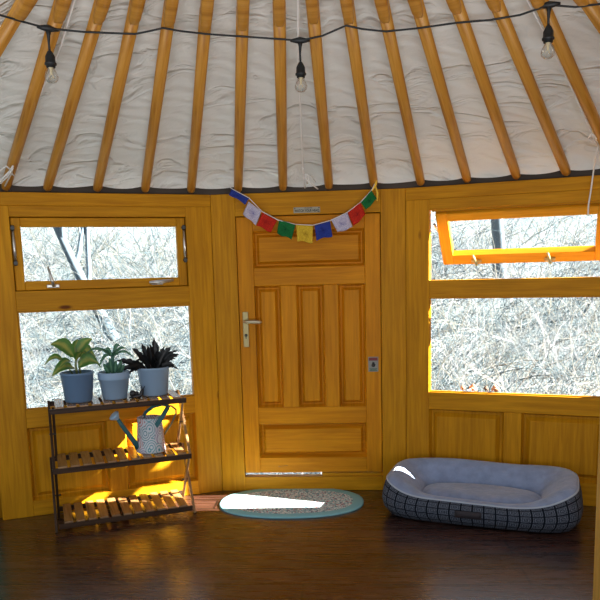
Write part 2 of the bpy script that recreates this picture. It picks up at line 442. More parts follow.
def hit_roof(x, y, off=0.0):
    """point of the sloping roof (lowered by off) seen at a place of the photograph"""
    d = ray(x, y); best = None
    for a, b in zip(BASE, BASE[1:]):
        n = (b-a).cross(APEX-a).normalized()
        if n.z < 0: n = -n
        A = a-n*off
        t = (A-EYE).dot(n)/d.dot(n); p = EYE+d*t
        # inside the wedge a-b-apex?
        q = p+n*off; mid = (a+b)/2
        e1 = (q-APEX).cross(a-APEX).dot(n); e2 = (q-APEX).cross(b-APEX).dot(n)
        if t > 0 and e1*e2 <= 1e-9 and (q-APEX).dot(mid-APEX) > 0: best = p
    if best is None:
        a, b = (BASE[0], BASE[1]) if x < 300 else (BASE[-2], BASE[-1])
        n = (b-a).cross(APEX-a).normalized(); n = n if n.z > 0 else -n
        best = EYE+d*((a-n*off-EYE).dot(n)/d.dot(n))
    return best

# poles: where each one ends on the wall top (photo x, y)
POLES = [(-38, 176, 'L'), (5, 184, 'L'), (47, 188, 'L'), (97, 190, 'L'), (145, 191, 'L'), (191, 191, 'L'), (238, 189, 'D'), (283, 190, 'D'), (329, 187, 'D'), (374, 186, 'D'),
         (421, 184, 'R'), (467.5, 181, 'R'), (517, 178, 'R'), (567, 172, 'R'), (617, 166, 'R'), (682, 158, 'R')]
TOPX = [25, 62, 102, 137, 171, 207, 243, 279, 312, 347, 382, 416, 455, 495, 540, 586]      # where each one leaves the photo's top edge
WORDS = ['roof pole at the far left, cut off by the top left corner', 'roof pole beside the knotted white cord on the left',
         'roof pole behind the left bulb socket, ending above the left window stay', 'roof pole just right of the left bulb, ending above the left window handle',
         'roof pole ending above the middle of the upper left window', 'roof pole ending above the right end of the upper left window',
         'roof pole ending above the blue flag at the left end of the bunting', 'roof pole ending just left of the small sign over the door',
         'roof pole behind the middle bulb, ending just right of the small sign', 'roof pole that the right end of the flag string is tied to',
         'roof pole ending right of the flag string, above the seam by the door', 'roof pole ending above the left end of the open window',
         'roof pole ending above the middle of the open window', 'roof pole left of the right bulb, ending above the open window',
         'roof pole behind the right bulb socket', 'roof pole cut off by the top right corner']
down = []
for (px, py, w), words, tpx in zip(POLES, WORDS, TOPX):
    Mx = {'L': ML, 'D': MD, 'R': MR}[w]
    if px < 0: foot = MSL @ Vector((-.26, .0, 0))
    elif px > 640: foot = MSR @ Vector((.20, .0, 0))
    else: foot = onM(Mx, px, py, -.012)
    foot.z = H+.022
    hp = hit_roof(tpx, 0, .035)
    top = foot+(hp-foot)*((APEX.z-.02-foot.z)/(hp.z-foot.z))
    ax = (top-foot); Lp = ax.length; d = ax.normalized()
    end = foot+d*(Lp-.34)
    o = empty('roof_pole', foot, 0, words, 'roof pole', 'poles holding up the roof')
    mb = MB()
    k = 1.27
    mb.tube([Vector((0, 0, 0))-d*.004, d*.008, d*.04, d*.5, d*(k+.05)], [.012, .022, .0255, .0265, .027], 14)
    mb.build('pole_shaft', PINE_POLE, o)
    # upper end: a flat carved blade laid on the shaft
    side = d.cross(Vector((0, 0, 1))).normalized(); nn = side.cross(d).normalized()
    mb = MB(); rings = []
    Lb = Lp-.34
    for s_, wd, th in ((k-.06, .012, .012), (k-.045, .019, .018), (k-.02, .0235, .024), (k+.05, .026, .026), (k+.3, .028, .026), (Lb, .026, .024)):
        c = d*s_-nn*.010
        ring = []
        for q in range(12):
            a = 2*PI*q/12; ca, sa = math.cos(a), math.sin(a)
            sg = lambda v: math.copysign(abs(v)**.45, v)
            ring.append(c+side*wd*sg(ca)+nn*th*sg(sa))
        rings.append(ring)
    mb.loft(rings, True, True, True); mb.build('pole_blade', PINE_POLE, o)
    down.append((foot, d))

# canvas liner: sags upward a little between poles, hem scalloped from pole to pole
foots = [f for f, d in down]
edge = [MSL @ Vector((-1.5, .02, 0)), MSL @ Vector((-.9, .02, 0)), MSL @ Vector((-.5, .02, 0))]+[f.copy() for f in foots]+[MSR @ Vector((.55, .02, 0)), MSR @ Vector((.95, .02, 0)), MSR @ Vector((1.4, .02, 0)), MSR2 @ Vector((.9, .02, 0)), MSR2 @ Vector((1.7, .02, 0)), MSR2 @ Vector((2.6, .02, 0))]
for e_ in edge: e_.z = H+.030
mb = MB(); rnd = random.Random(3)
NS, NV = 10, 44
cols = []
for i in range(len(edge)-1):
    for k in range(NS): cols.append((i, k/NS))
cols.append((len(edge)-2, 1.0))
dips = [rnd.uniform(.6, 1.25) for _ in edge]; tilt = [rnd.uniform(-.5, .5) for _ in edge]
V = []
for ci, (i, t) in enumerate(cols):
    b = edge[i].lerp(edge[i+1], t); n = cone_n(b)
    arch = math.sin(PI*t); hem = .036-.026*dips[i]*arch**.7+.008*tilt[i]*(t-.5)
    col = []
    for j in range(NV+1):
        v = j/NV; s_ = hem/1.6+(.80-hem/1.6)*v**1.15
        p = b.lerp(APEX, s_)
        bulge = .030*arch*(1-.3*v)*dips[i]
        x_, y_ = ci*.35, v*22
        wr_ = .004*math.sin(y_*.9+x_*.7+2.2*math.sin(x_*.3+y_*.25))
        tuck = -.018*max(0, 1-v*22)*arch; p.z -= .030*max(0, 1-v*14)
        col.append(mb.bm.verts.new(p+n*(bulge+wr_*(.4+.6*arch)+tuck+.012)))
    V.append(col)
for a in range(len(V)-1):
    for j in range(NV):
        mb.face([V[a][j], V[a+1][j], V[a+1][j+1], V[a][j+1]], [(a, j), (a+1, j), (a+1, j+1), (a, j+1)], 0, True)
mb.build('ceiling', CANVAS, kind='structure')
mb = MB()
for a, b in zip(edge, edge[1:]):
    lo = Vector((0, 0, -.034)); n1, n2 = cone_n(a)*.13, cone_n(b)*.13
    out1 = (a-APEX); out1.z = 0; out1 = out1.normalized()*.03; out2 = (b-APEX); out2.z = 0; out2 = out2.normalized()*.03
    mb.face([a+lo+out1, b+lo+out2, b+out2+n2*.4, a+out1+n1*.4]); mb.face([a+out1+n1*.4, b+out2+n2*.4, b.lerp(APEX, .8)+n2, a.lerp(APEX, .8)+n1])
mb.build('ceiling_felt', FELT, kind='structure')
# crown ring the poles run into
mb = MB(); cr_c = APEX-Vector((0, 0, .18)); ringp = [cr_c+Vector((.36*math.cos(a*PI/24), .36*math.sin(a*PI/24), 0)) for a in range(49)]
mb.tube(ringp, .04, 8, caps=False); setprops(mb.build('ceiling_ring', PINE_POLE), kind='structure')

# ------------------------------------------------------------------ string lights
CAB = [(-25, 6), (0, 15), (24, 22), (48, 28.5), (85, 32), (135, 34), (150, 31), (163, 28), (180, 31), (206, 34), (250, 37), (300, 40.5), (322, 36), (346, 25.5), (362, 29), (386, 31.5),
       (420, 28), (455, 23), (490, 20), (520, 15), (549, 5), (575, 7), (600, 4), (640, -6)]
cpts = [hit_roof(x, y, .062) for x, y in CAB]
sl = empty('string_lights', cpts[11], 0, 'black festoon cable with three clear bulbs strung below the roof poles', 'string lights')
rel = lambda p: p-sl.location
mb = MB(); mb.tube([rel(p) for p in cpts], .0042, 8); mb.build('cable', BLACK, sl)
BULB = NT('bulb_glass'); BULB.n.remove(BULB.b)
_tr = BULB.new('ShaderNodeBsdfTransparent'); _gl = BULB.new('ShaderNodeBsdfGlossy', Roughness=.03); _lw = BULB.new('ShaderNodeLayerWeight', Blend=.35); _mx = BULB.new('ShaderNodeMixShader')
_tr.inputs['Color'].default_value = (.92, .93, .92, 1)
BULB.link(_lw.outputs['Facing'], _mx.inputs[0]); BULB.link(_tr.outputs[0], _mx.inputs[1]); BULB.link(_gl.outputs[0], _mx.inputs[2]); BULB.link(_mx.outputs[0], BULB.out.inputs['Surface'])
FILA = plain('bulb_stem', (.85, .72, .45, 1), .4)
for i, ln in ((3, .084), (11, .088), (20, .074)):
    p = rel(cpts[i])
    Tm = Matrix.Translation(p)
    tdir = (cpts[i+1]-cpts[i-1]).normalized()
    mb = MB(); mb.tube([p-tdir*.042, p-tdir*.02, p, p+tdir*.02, p+tdir*.042], [.005, .010, .014, .010, .005], 10)
    mb.tube([p, p-Vector((0, 0, .025)), p-Vector((.001, 0, .055)), p-Vector((0, 0, ln))], [.013, .007, .0045, .0045], 10)
    z = -ln
    mb.lathe([(.004, z+.002), (.010, z-.004), (.019, z-.022), (.020, z-.044), (.0235, z-.046), (.0235, z-.053), (.0185, z-.055), (.0175, z-.064), (.001, z-.064)], c=p, seg=20)
    so = mb.build('socket', BLACK, sl)
    mb = MB(); mb.lathe([(.013, z-.062), (.0145, z-.070), (.022, z-.084), (.0265, z-.099), (.0245, z-.112), (.015, z-.121), (.001, z-.124)], c=p, seg=20)
    bu = mb.build('bulb', BULB.m, so)
    mb = MB(); mb.lathe([(.011, z-.062), (.006, z-.070), (.004, z-.088), (.001, z-.092)], c=p, seg=10)
    mb.tube([p+Vector((0, 0, z-.086)), p+Vector((-.010, 0, z-.098)), p+Vector((-.004, .004, z-.108)), p+Vector((.005, 0, z-.098)), p+Vector((.010, .003, z-.106)), p+Vector((.002, 0, z-.086))], .0014, 5)
    mb.build('filament', FILA, so)

# ------------------------------------------------------------------ white cords
def cord(name, path, rad, label):
    o = Vector(path[0]); mb = MB(); 
    for pth in ([path] if not isinstance(path[0], list) else path): mb.tube([Vector(q)-o for q in pth], rad, 6)
    ob = mb.build(name, CORD); ob.location = o
    return setprops(ob, label, 'cord')
def cords(name, paths, rad, label):
    o = Vector(paths[0][0]); mb = MB()
    for pth in paths: mb.tube([Vector(q)-o for q in pth], rad, 6)
    ob = mb.build(name, CORD); ob.location = o
    return setprops(ob, label, 'cord')
K_ = lambda *l: [hit_roof(x, y, .065) for x, y in l]
R_ = lambda *l, off=.022: [hit_roof(x, y, off) for x, y in l]
cords('cord', [R_((77, -8), (60, 50), (40, 95), (22, 140), (12, 172), (5, 186)), K_((12, 171), (6, 166), (1, 170), (-3, 176), (2, 182), (8, 176), (13, 168)), K_((13, 166), (9, 172), (15, 176)), K_((11, 170), (0, 181), (-5, 184))], .0048,
      'white cord down the canvas on the left, knotted above the wall')
cords('cord', [R_((298, -8), (298, 60), (301, 120), (303, 168), (304, 176)), K_((303, 168), (304, 176)), K_((304, 174), (304, 182), (305, 188)), K_((306, 174), (307, 184)), K_((305, 174), (311, 176), (315, 182), (312, 186), (309, 180), (308, 174)), K_((305, 177), (311, 184), (318, 189))], .0042,
      'white cord down the roof middle, tied in a bow above the door')
pR = R_((523, -8), (548, 40), (575, 95), (592, 135), (598, 146))
tail = [pR[-1], hit_roof(595, 160, .01)]+[onM(MR, x, y, .03) for x, y in ((593, 175), (591, 190), (588.5, 205), (588, 216))]
cords('cord', [pR, tail, R_((592, 133), (588, 138), (593, 143), (597, 138), (592, 134))], .0042, 'white cord on the right, hanging down in front of the open window')

# ------------------------------------------------------------------ prayer flags
def flag_mat(name, c, ink):
    t = NT(name)
    v = t.coord('UV'); sep = t.new('ShaderNodeSeparateXYZ'); t.link(v, sep.inputs[0])
    dx = t.math('SUBTRACT', sep.outputs[0], .5); dy = t.math('SUBTRACT', sep.outputs[1], .48)
    r = t.math('SQRT', t.math('ADD', t.math('MULTIPLY', dx, dx), t.math('MULTIPLY', dy, dy)))
    o = t.new('ShaderNodeObjectInfo'); vm = t.new('ShaderNodeVectorMath', operation='ADD'); t.link(v, vm.inputs[0]); t.link(o.outputs['Random'], vm.inputs[1])
    n = t.noise(vm.outputs[0], 7, 4, .65, .8)
    fade = t.ramp(t.math('ADD', t.math('MULTIPLY', r, .8), t.math('MULTIPLY', n, 1.0)), [(.50, (1, 1, 1)), (.58, (.25,)*3), (.63, (.85,)*3), (.70, (.1,)*3), (.76, (0, 0, 0))])
    lines = t.ramp(t.noise(t.coord('UV', (8, 34, 1)), 2.2, 2), [(.44, (0, 0, 0)), (.52, (1, 1, 1))])
    fac = t.math('MULTIPLY', t.math('MAXIMUM', fade, t.math('MULTIPLY', lines, .75)), .85)
    t.base(t.mix(fac, c, ink)); t.rough(.85); t.b.inputs['Specular IOR Level'].default_value = .15
    t.bump(t.noise(t.coord('UV'), 9, 3), .35, .01)
    return t.m
FM = {'blue': flag_mat('flag_blue', lin(52, 72, 160), lin(25, 32, 90)), 'white': flag_mat('flag_white', lin(222, 214, 222), lin(95, 90, 150)),
      'red': flag_mat('flag_red', lin(215, 52, 30), lin(120, 20, 25)), 'green': flag_mat('flag_green', lin(34, 122, 62), lin(12, 60, 36)),
      'yellow': flag_mat('flag_yellow', lin(236, 200, 62), lin(150, 110, 25))}
FLAGS = [('blue', [(231.5, 189), (249, 198.5), (245, 204), (229, 194.5)]), ('white', [(248.5, 201.5), (261.5, 211), (255.5, 225), (243, 214)]),
         ('red', [(262.5, 212.5), (277, 220.5), (271, 232.5), (256.5, 225.5)]), ('green', [(279, 219.5), (295.5, 225), (291.5, 239.5), (277, 233.5)]),
         ('yellow', [(296, 224.8), (313, 225.5), (312.5, 243), (297.5, 241)]), ('blue', [(314.5, 225.5), (330, 221), (332.5, 236), (316.5, 240)]),
         ('white', [(331, 219.5), (347.5, 213), (352.5, 227.5), (337.5, 232.5)]), ('red', [(347.3, 212), (360.5, 202.5), (365.5, 215), (353.5, 226.5)]),
         ('green', [(360.5, 202), (371.5, 190.5), (376.8, 199), (366, 210)])]
D_ = lambda x, y, off=.06: onM(MD, x, y, off)
org = D_(304, 222)
fl = empty('prayer_flags', org, 0, 'string of nine small printed flags hung across the top of the door', 'bunting')
ctop = [(229, 186.5), (231.5, 188.5), (249, 198), (262, 211.5), (278, 220), (296, 224.5), (313, 225.2), (330.5, 220.5), (347.4, 212.3), (360.5, 202.3), (371.5, 190.3), (374.5, 184)]
YEL = plain('yellow_tape', lin(235, 190, 60), .8)
mb = MB(); mb.tube([D_(x, y, .058)-org for x, y in ctop], .0024, 6); mb.build('flag_string', CORD, fl)
mb = MB()
pa = [D_(x, y, .056)-org for x, y in ((371, 192), (374.5, 187), (376.5, 181), (374, 177))]; mb.tube(pa, [.003, .006, .007, .004], 8, flat=.5)
pb = [D_(x, y, .056)-org for x, y in ((375.5, 186), (377.5, 193), (377, 201))]; mb.tube(pb, [.004, .006, .004], 8, flat=.5)
mb.build('flag_tie', YEL, fl)
for k, (cn, q) in enumerate(FLAGS):
    P4 = [D_(x, y)-org for x, y in q]; ph = random.uniform(0, 6)
    def fn(u, v, P4=P4, ph=ph):
        p = P4[0].lerp(P4[1], u).lerp(P4[3].lerp(P4[2], u), 1-v)
        p.y += .006*math.sin(u*5+ph)*(1-v)+.004*math.sin(v*6+u*3+ph)
        p.z += .004*math.sin(u*7+ph)*(1-v)
        return p
    mb = MB(); mb.grid(fn, 8, 8); f = mb.build('flag', FM[cn], fl, solid=.0012); f['label'] = cn+' printed flag'

# ------------------------------------------------------------------ sign over the door and sticker on the door
SIGN = plain('engraved_plate', lin(160, 153, 132), .5, .1)
INK = plain('black_ink', (.012, .012, .014, 1), .6)
def text(body, size, M_, mat, parent, name='lettering', width=None):
    cu = bpy.data.curves.new(name, 'FONT'); cu.body = body; cu.size = size; cu.align_x = 'CENTER'; cu.align_y = 'CENTER'; cu.extrude = .0004; cu.offset = size*.03
    o = bpy.data.objects.new(name, cu); C.objects.link(o); cu.materials.append(mat)
    o.parent = parent; o.matrix_local = M_
    if width:
        bpy.context.view_layer.update()
        if o.dimensions.x > 0: o.scale.x = width/o.dimensions.x
    bpy.context.view_layer.update()
    me = bpy.data.meshes.new_from_object(o.evaluated_get(bpy.context.evaluated_depsgraph_get()))
    m_ = bpy.data.objects.new(name, me); C.objects.link(m_); m_.parent = parent; m_.matrix_local = o.matrix_local.copy()
    bpy.data.objects.remove(o)
    return m_
sg = empty('door_sign', (-.005, -.0, 1.703), 0, 'small grey plate with black lettering screwed above the door', 'sign')
mb = MB(); mb.box(-.078, .078, -.004, .001, -.0165, .0165); mb.build('plate', SIGN, sg, bevel=.002)
FX = Matrix.Rotation(PI/2, 4, 'X')
text('PLEASE', .007, Matrix.Translation((.010, -.0046, .0105)) @ FX, INK, sg, width=.045)
text('WATCH YOUR HEAD', .020, Matrix.Translation((.0, -.0046, -.0045)) @ FX, INK, sg, width=.144)
for x_, z_ in ((-.07, .010), (.071, .011), (.071, -.011)):
    mb = MB(); mb.lathe([(0, 0), (.0035, 0), (.0035, .002), (0, .002)], seg=10, M=Matrix.Translation((x_, -.0038, z_)) @ FX); mb.build('screw', DARK_METAL, sg)

def at_door(x, y, off=.0):
    n = -(hinge.to_3x3() @ Vector((0, 1, 0))); return on_plane(x, y, hinge.translation+n*off, n)
sp = at_door(373.3, 364.2)
st = empty('warning_sticker', sp, math.radians(.5), 'small warning sticker with red header and black hand on the door', 'sticker')
mb = MB(); mb.box(-.030, .030, -.0010, .0, -.045, .045); mb.build('backing', plain('sticker_grey', lin(135, 133, 124), .5), st)
mb = MB(); mb.box(-.026, .026, -.0016, -.0009, .022, .040); mb.build('header', plain('sticker_red', lin(115, 22, 28), .5), st)
mb = MB()   # open hand: palm, four fingers, thumb
mb.lathe([(0, 0), (.0115, 0), (.0115, .0008), (0, .0008)], seg=16, M=Matrix.Translation((0, -.0009, -.006)) @ FX)
for a, l in ((-28, .016), (-10, .020), (8, .020), (26, .017), (70, .014)):
    r_ = Matrix.Translation((0, 0, -.006)) @ Matrix.Rotation(math.radians(a), 4, 'Y')
    mb.box(-.0023, .0023, -.0017, -.0009, .006, l, M=r_)
mb.build('hand_symbol', INK, st)
mb = MB()
for i, (w_, z_) in enumerate(((.046, -.027), (.038, -.033), (.046, -.039))): mb.box(-w_/2, w_/2, -.0016, -.0009, z_-.0018, z_+.0018)
mb.build('small_print', plain('sticker_green', lin(40, 78, 52), .5), st)

# ------------------------------------------------------------------ oval door mat
def mat_tex():
    t = NT('mat_print')
    v = t.new('ShaderNodeTexVoronoi', Scale=120.0); t.link(t.coord('Object'), v.inputs['Vector'])
    sepc = t.new('ShaderNodeSeparateColor'); t.link(v.outputs['Color'], sepc.inputs[0])
    dots = t.ramp(sepc.outputs[0], [(0, lin(125, 168, 180)), (.25, lin(222, 230, 230)), (.5, lin(165, 200, 206)), (.66, lin(222, 226, 222)), (.84, lin(172, 105, 118)), (.93, lin(100, 105, 120))], 'CONSTANT')
    t.base(dots); t.rough(.95); t.b.inputs['Specular IOR Level'].default_value = .1
    t.bump(t.noise(t.coord('Object'), 220, 2), .5, .004)
    return t.m
mc = Vector((-.124, -.232, 0)); ma, mbx = .425, .272
dm = empty('door_mat', mc, math.radians(1.5), 'oval speckled floor mat with pale teal border in front of the door', 'mat')
mb = MB()
def oval(a, b, z, n=64, p=2.25): return [(a*math.copysign(abs(math.cos(2*PI*k/n))**(2/p), math.cos(2*PI*k/n)), b*math.copysign(abs(math.sin(2*PI*k/n))**(2/p), math.sin(2*PI*k/n)), z) for k in range(n)]
mb.loft([oval(ma-.062, mbx-.055, .0105), oval(ma*.5, mbx*.5, .011), oval(.02, .015, .011)], True, False, True, smooth=False); mb.build('mat_field', mat_tex(), dm)
mb = MB(); mb.loft([oval(ma-.03, mbx-.03, .0008), oval(ma, mbx, .001), oval(ma, mbx, .007), oval(ma-.006, mbx-.006, .0105), oval(ma-.062, mbx-.055, .0106)], True, True)
mb.build('mat_border', plain('mat_teal', lin(138, 190, 196), .95, spec=.1, bump=.5, bscale=220), dm)

# ------------------------------------------------------------------ dog bed along the right wall
def bed_cloth():
    t = NT('bed_pattern')
    s = 1/.052
    v = t.coord('UV', (s, s, 1))
    fr = t.new('ShaderNodeVectorMath', operation='FRACTION'); t.link(v, fr.inputs[0])
    sep = t.new('ShaderNodeSeparateXYZ'); t.link(fr.outputs[0], sep.inputs[0])
    ax = t.math('ABSOLUTE', t.math('SUBTRACT', sep.outputs[0], .5)); ay = t.math('ABSOLUTE', t.math('SUBTRACT', sep.outputs[1], .5))
    d = t.math('MAXIMUM', ax, ay)
    rings = t.ramp(d, [(0, (0, 0, 0)), (.07, (1, 1, 1)), (.13, (0, 0, 0)), (.24, (1, 1, 1)), (.30, (0, 0, 0)), (.38, (1, 1, 1)), (.44, (0, 0, 0)), (.47, (0, 0, 0))], 'LINEAR')
    n = t.noise(t.coord('UV'), 130, 3, .7)
    f = t.math('MULTIPLY', rings, t.ramp(n, [(.36, (.25,)*3), (.58, (1, 1, 1))]))
    t.base(t.mix(f, lin(20, 24, 32), lin(120, 126, 140))); t.rough(.9); t.b.inputs['Specular IOR Level'].default_value = .15
    t.bump(t.noise(t.coord('UV'), 300, 2), .4, .003)
    return t.m
def plush(name, c):
    t = NT(name); n = t.noise(t.coord('Object'), 18, 4, .6); n2 = t.noise(t.coord('Object'), 260, 2)
    t.base(t.mix(t.ramp(n, [(.3, (0, 0, 0)), (.7, (1, 1, 1))]), c, tuple(min(1, x*1.35) for x in c[:3])+(1,))); t.rough(.95)
    t.b.inputs['Sheen Weight'].default_value = .4
    t.bump(t.math('ADD', t.math('MULTIPLY', n, .8), t.math('MULTIPLY', n2, .12)), .5, .02)
    return t.m
PLUSH = plush('grey_plush', lin(122, 136, 164))
MBED = MR @ Matrix.Translation((.478, -.298, 0))
bed = empty('dog_bed', matrix=MBED, label='grey bolstered dog bed in patterned cloth lying below the right window', cat='dog bed')
N = 96
def bed_ring(a, b, z, dip=0, p=4.6, zf=None):
    out = []
    for k in range(N):
        th = 2*PI*k/N; c, s_ = math.cos(th), math.sin(th)
        x = a*math.copysign(abs(c)**(2/p), c); y = b*math.copysign(abs(s_)**(2/p), s_)
        zz = z if zf is None else zf(x/a, y/b, z)
        out.append((x, y, zz))
    return out
# low and open at the front (y < 0), higher at both ends and the back
def rim(xn, yn, z):
    front = max(0, -yn)**3*(1-abs(xn)**6)
    back = max(0, yn)**2
    return z+(z/.2)**2*(.022*back+.012*abs(xn)**4-.062*front-.004*math.sin(xn*5))
A0, B0 = .522, .276
prof_out = [(.82, .004), (.89, .014), (.975, .055), (1.005, .10), (.985, .145), (.955, .18), (.930, .196)]
mb = MB()
rings = [bed_ring(A0*1 - (1-k)*.34, B0-(1-k)*.34, z, zf=rim) for k, z in prof_out]
mb.loft(rings, True, True, False)
bmsh = mb.bm
mb.build('outer_wall', bed_cloth(), bed)
prof_in = [(.930, .197), (.910, .208), (.87, .213), (.82, .207), (.76, .188), (.70, .158), (.65, .125), (.62, .09), (.62, .06)]
mb = MB(); mb.loft([bed_ring(A0-(1-k)*.40-max(0, .90-k)*.22, B0-(1-k)*.40, z, zf=rim) for k, z in prof_in], True)
mb.build('bolster_lining', PLUSH, bed)
mb = MB(); rp = bed_ring(A0-.07*.355, B0-.07*.355, .1975, zf=rim); mb.tube([Vector(p) for p in rp+rp[:1]], .0048, 6, caps=False); mb.build('piping', plain('bed_piping', lin(175, 185, 198), .8), bed)
mb = MB()
def cush(u, v):
    x = (u-.5)*2; y = (v-.5)*2
    p = 3.5
    q = (abs(x)**p+abs(y)**p)**(1/p); m_ = max(abs(x), abs(y)); sc = m_/q if q > 0 else 1
    X_, Y_ = x*sc, y*sc
    e = (1-m_**6)
    z = .06+.080*e**.5+.006*math.sin(u*9)*e*math.sin(v*4)
    return (X_*.345, Y_*.145, z)
mb.grid(cush, 36, 20); mb.build('cushion', PLUSH, bed)
mb = MB()
def patch(u, v):
    x = -.098+.135*u; z = .066+.036*v
    th_y = -(B0+.0035)+.0; 
    xn = x/A0
    y = -B0*(1-abs(xn)**4.6)**(1/4.6)-.003
    return (x, y, z)
mb.grid(patch, 8, 2); mb.build('name_patch', plain('patch_leather', lin(44, 36, 40), .7), bed, solid=.003)

# ------------------------------------------------------------------ folding plant stand
# its own frame: x to the right along the left wall panel, y away from the room
SB = ML @ Matrix.Translation((-.622, -.345, 0))         # front edge middle, on the floor
stand = empty('plant_stand', matrix=SB, label='three-tier folding slatted wooden plant stand below the left window', cat='plant stand')
HW, DP = .365, .30
TIERS = [(.035, 0, .055), (.335, 0, .345), (.655, 0.0, .665)]
def slat_tier(z, hw, y0, y1, n, first):
    mb = MB(); mb.box(-hw, hw, y0, y0+.016, z-.022, z+.006, 'x'); mb.build('front_rail', STAND_DARK, stand, bevel=.002)
    mb = MB(); mb.box(-hw, hw, y1-.016, y1, z-.022, z+.006, 'x'); mb.build('back_rail', STAND_DARK, stand, bevel=.002)
    pitch = 2*(hw-.02)/n
    for k in range(n):
        x = -hw+.02+pitch*(k+.5)
        mb = MB(); mb.box(x-pitch*.37, x+pitch*.37, y0+.001, y1-.001, z+.006, z+.016, 'y'); mb.build('slat', STAND, stand, bevel=.002)
slat_tier(.660, HW-.004, .030, .305, 11, 0); slat_tier(.345, HW+.004, .0, DP, 11, 0); slat_tier(.045, HW-.006, -.01, DP+.01, 11, 0)
for sx in (-1, 1):
    for lev, (z0, z1) in enumerate(((.0, .345), (.345, .668))):
        for fr_ in (0, 1):
            ya, yb = (.008, DP-.012) if fr_ == 0 else (DP-.012, .008)
            if lev == 1: yb = .042 if yb < .1 else .285
            x = sx*(HW-.004-.018*fr_+(.012 if lev == 0 else .0))
            p0, p1 = Vector((x, ya, z0)), Vector((x, yb, z1)); dd = (p1-p0); ln = dd.length
            ang = math.atan2(dd.y, dd.z)
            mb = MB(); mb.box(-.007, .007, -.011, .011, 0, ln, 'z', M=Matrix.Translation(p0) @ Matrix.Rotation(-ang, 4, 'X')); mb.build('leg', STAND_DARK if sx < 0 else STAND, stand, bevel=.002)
    for z in (.165, .345, .51):
        mb = MB(); mb.tube([(sx*(HW-.030), DP/2 if z != .345 else .012, z), (sx*(HW+.006), DP/2 if z != .345 else .012, z)], .005, 8); mb.build('pivot_pin', DARK_METAL, stand)

# ------------------------------------------------------------------ plants
POT_A = plain('pot_slate_blue', lin(98, 126, 158), .55, bump=.1)
POT_B = plain('pot_pale_blue', lin(140, 166, 192), .55, bump=.1)
SOIL = plain('soil', (.03, .02, .014, 1), .95, bump=.8, bscale=90)
def leaf_mat(name, a, b, rough=.4):
    t = NT(name); v = t.coord('UV'); sep = t.new('ShaderNodeSeparateXYZ'); t.link(v, sep.inputs[0])
    mid = t.math('ABSOLUTE', t.math('SUBTRACT', sep.outputs[1], .5))
    n = t.noise(v, 6, 4, .6)
    f = t.ramp(t.math('ADD', t.math('MULTIPLY', mid, 1.3), t.math('MULTIPLY', n, .5)), [(.25, b), (.62, a)])
    o = t.new('ShaderNodeObjectInfo')
    t.base(f); t.rough(rough)
    tl = t.new('ShaderNodeBsdfTranslucent'); t.link(f, tl.inputs['Color']); mx = t.new('ShaderNodeMixShader'); mx.inputs[0].default_value = .35
    t.link(t.b.outputs[0], mx.inputs[1]); t.link(tl.outputs[0], mx.inputs[2]); t.link(mx.outputs[0], t.out.inputs['Surface'])
    return t.m
LF1 = leaf_mat('rubber_leaf', lin(86, 130, 62), lin(165, 165, 84)); LF2 = leaf_mat('jade_leaf', lin(62, 108, 84), lin(110, 152, 122)); LF3 = leaf_mat('dark_leaf', lin(16, 20, 22), lin(30, 30, 32), .35)
STEM = plain('stem_green', lin(120, 130, 80), .6)
def leaf(mb, p0, p1, width, arch=.02, face=(0, -1, .4), mat=0, n=8, shape=.8, ripple=0):
    p0, p1 = Vector(p0), Vector(p1); d = p1-p0; f = Vector(face); f = (f-d.normalized()*f.dot(d.normalized())).normalized(); sd = d.normalized().cross(f)
    def fn(u, v):
        w = width*math.sin(PI*min(1, max(0, u**shape)))**.8*.5
        if ripple: w *= 1+ripple*math.sin(u*26)
        s_ = (v-.5)*2
        return p0+d*u+Vector((0, 0, 1))*arch*math.sin(PI*u)*1.0-Vector((0, 0, 1))*abs(arch)*.8*u*u+sd*w*s_+f*(abs(s_)*w*.35)
    mb.grid(fn, n, 4, mat)
def pot_at(px, py_rim, rr, rb, h, band, mat, label, s_x, y):
    o = empty('potted_plant', matrix=SB @ Matrix.Translation((s_x, y, .6765)), label=label, cat='plant', group='plants on the top tier of the stand')
    mb = MB()
    if band: prof = [(.002, 0), (rb-.004, 0), (rb, .004), (rr*.93, h-.042), (rr*.985, h-.040), (rr, h-.036), (rr, h-.003), (rr-.003, h), (rr-.009, h), (rr-.011, h-.03), (.002, h-.032)]
    else: prof = [(.002, 0), (rb-.006, 0), (rb, .006), (rr*.97, h-.012), (rr, h-.010), (rr, h-.002), (rr-.003, h), (rr-.008, h), (rr-.012, h-.03), (.002, h-.032)]
    mb.lathe(prof, seg=36); mb.build('pot', mat, o)
    mb = MB(); mb.lathe([(rr-.012, h-.024), (rr*.5, h-.018), (.001, h-.016)], seg=24); mb.build('soil', SOIL, o)
    return o
U = 1/163.
p1 = pot_at(0, 0, .090, .072, .162, False, POT_A, 'leafy green plant in slate blue pot, leftmost on the plant stand', -.205, .16)
mb = MB(); Z = .148
mb.tube([(0, 0, Z-.01), (-.004, 0, Z+.05), (.004, .0, Z+.11), (.0, 0, Z+.15)], [.007, .006, .005, .003], 8); mb.tube([(.02, .01, Z-.01), (.012, 0, Z+.07), (.03, -.02, Z+.09)], [.006, .005, .003], 8)
mb.tube([(-.02, 0, Z), (-.06, -.03, Z+.07), (-.10, -.03, Z+.10)], [.004, .003, .003], 6)
mb.build('stem', STEM, p1)
mb = MB()
leaf(mb, (-.01, -.01, .255), (-.135, -.05, .365), .085, .03, (.3, -1, .5)); leaf(mb, (.0, 0, .26), (.10, .0, .372), .062, .02, (-.5, -1, .3))
leaf(mb, (-.06, -.01, .225), (-.178, -.03, .250), .048, .035, (0, -.7, 1)); leaf(mb, (-.01, .0, .19), (-.142, -.06, .185), .075, .03, (0, -.9, .8))
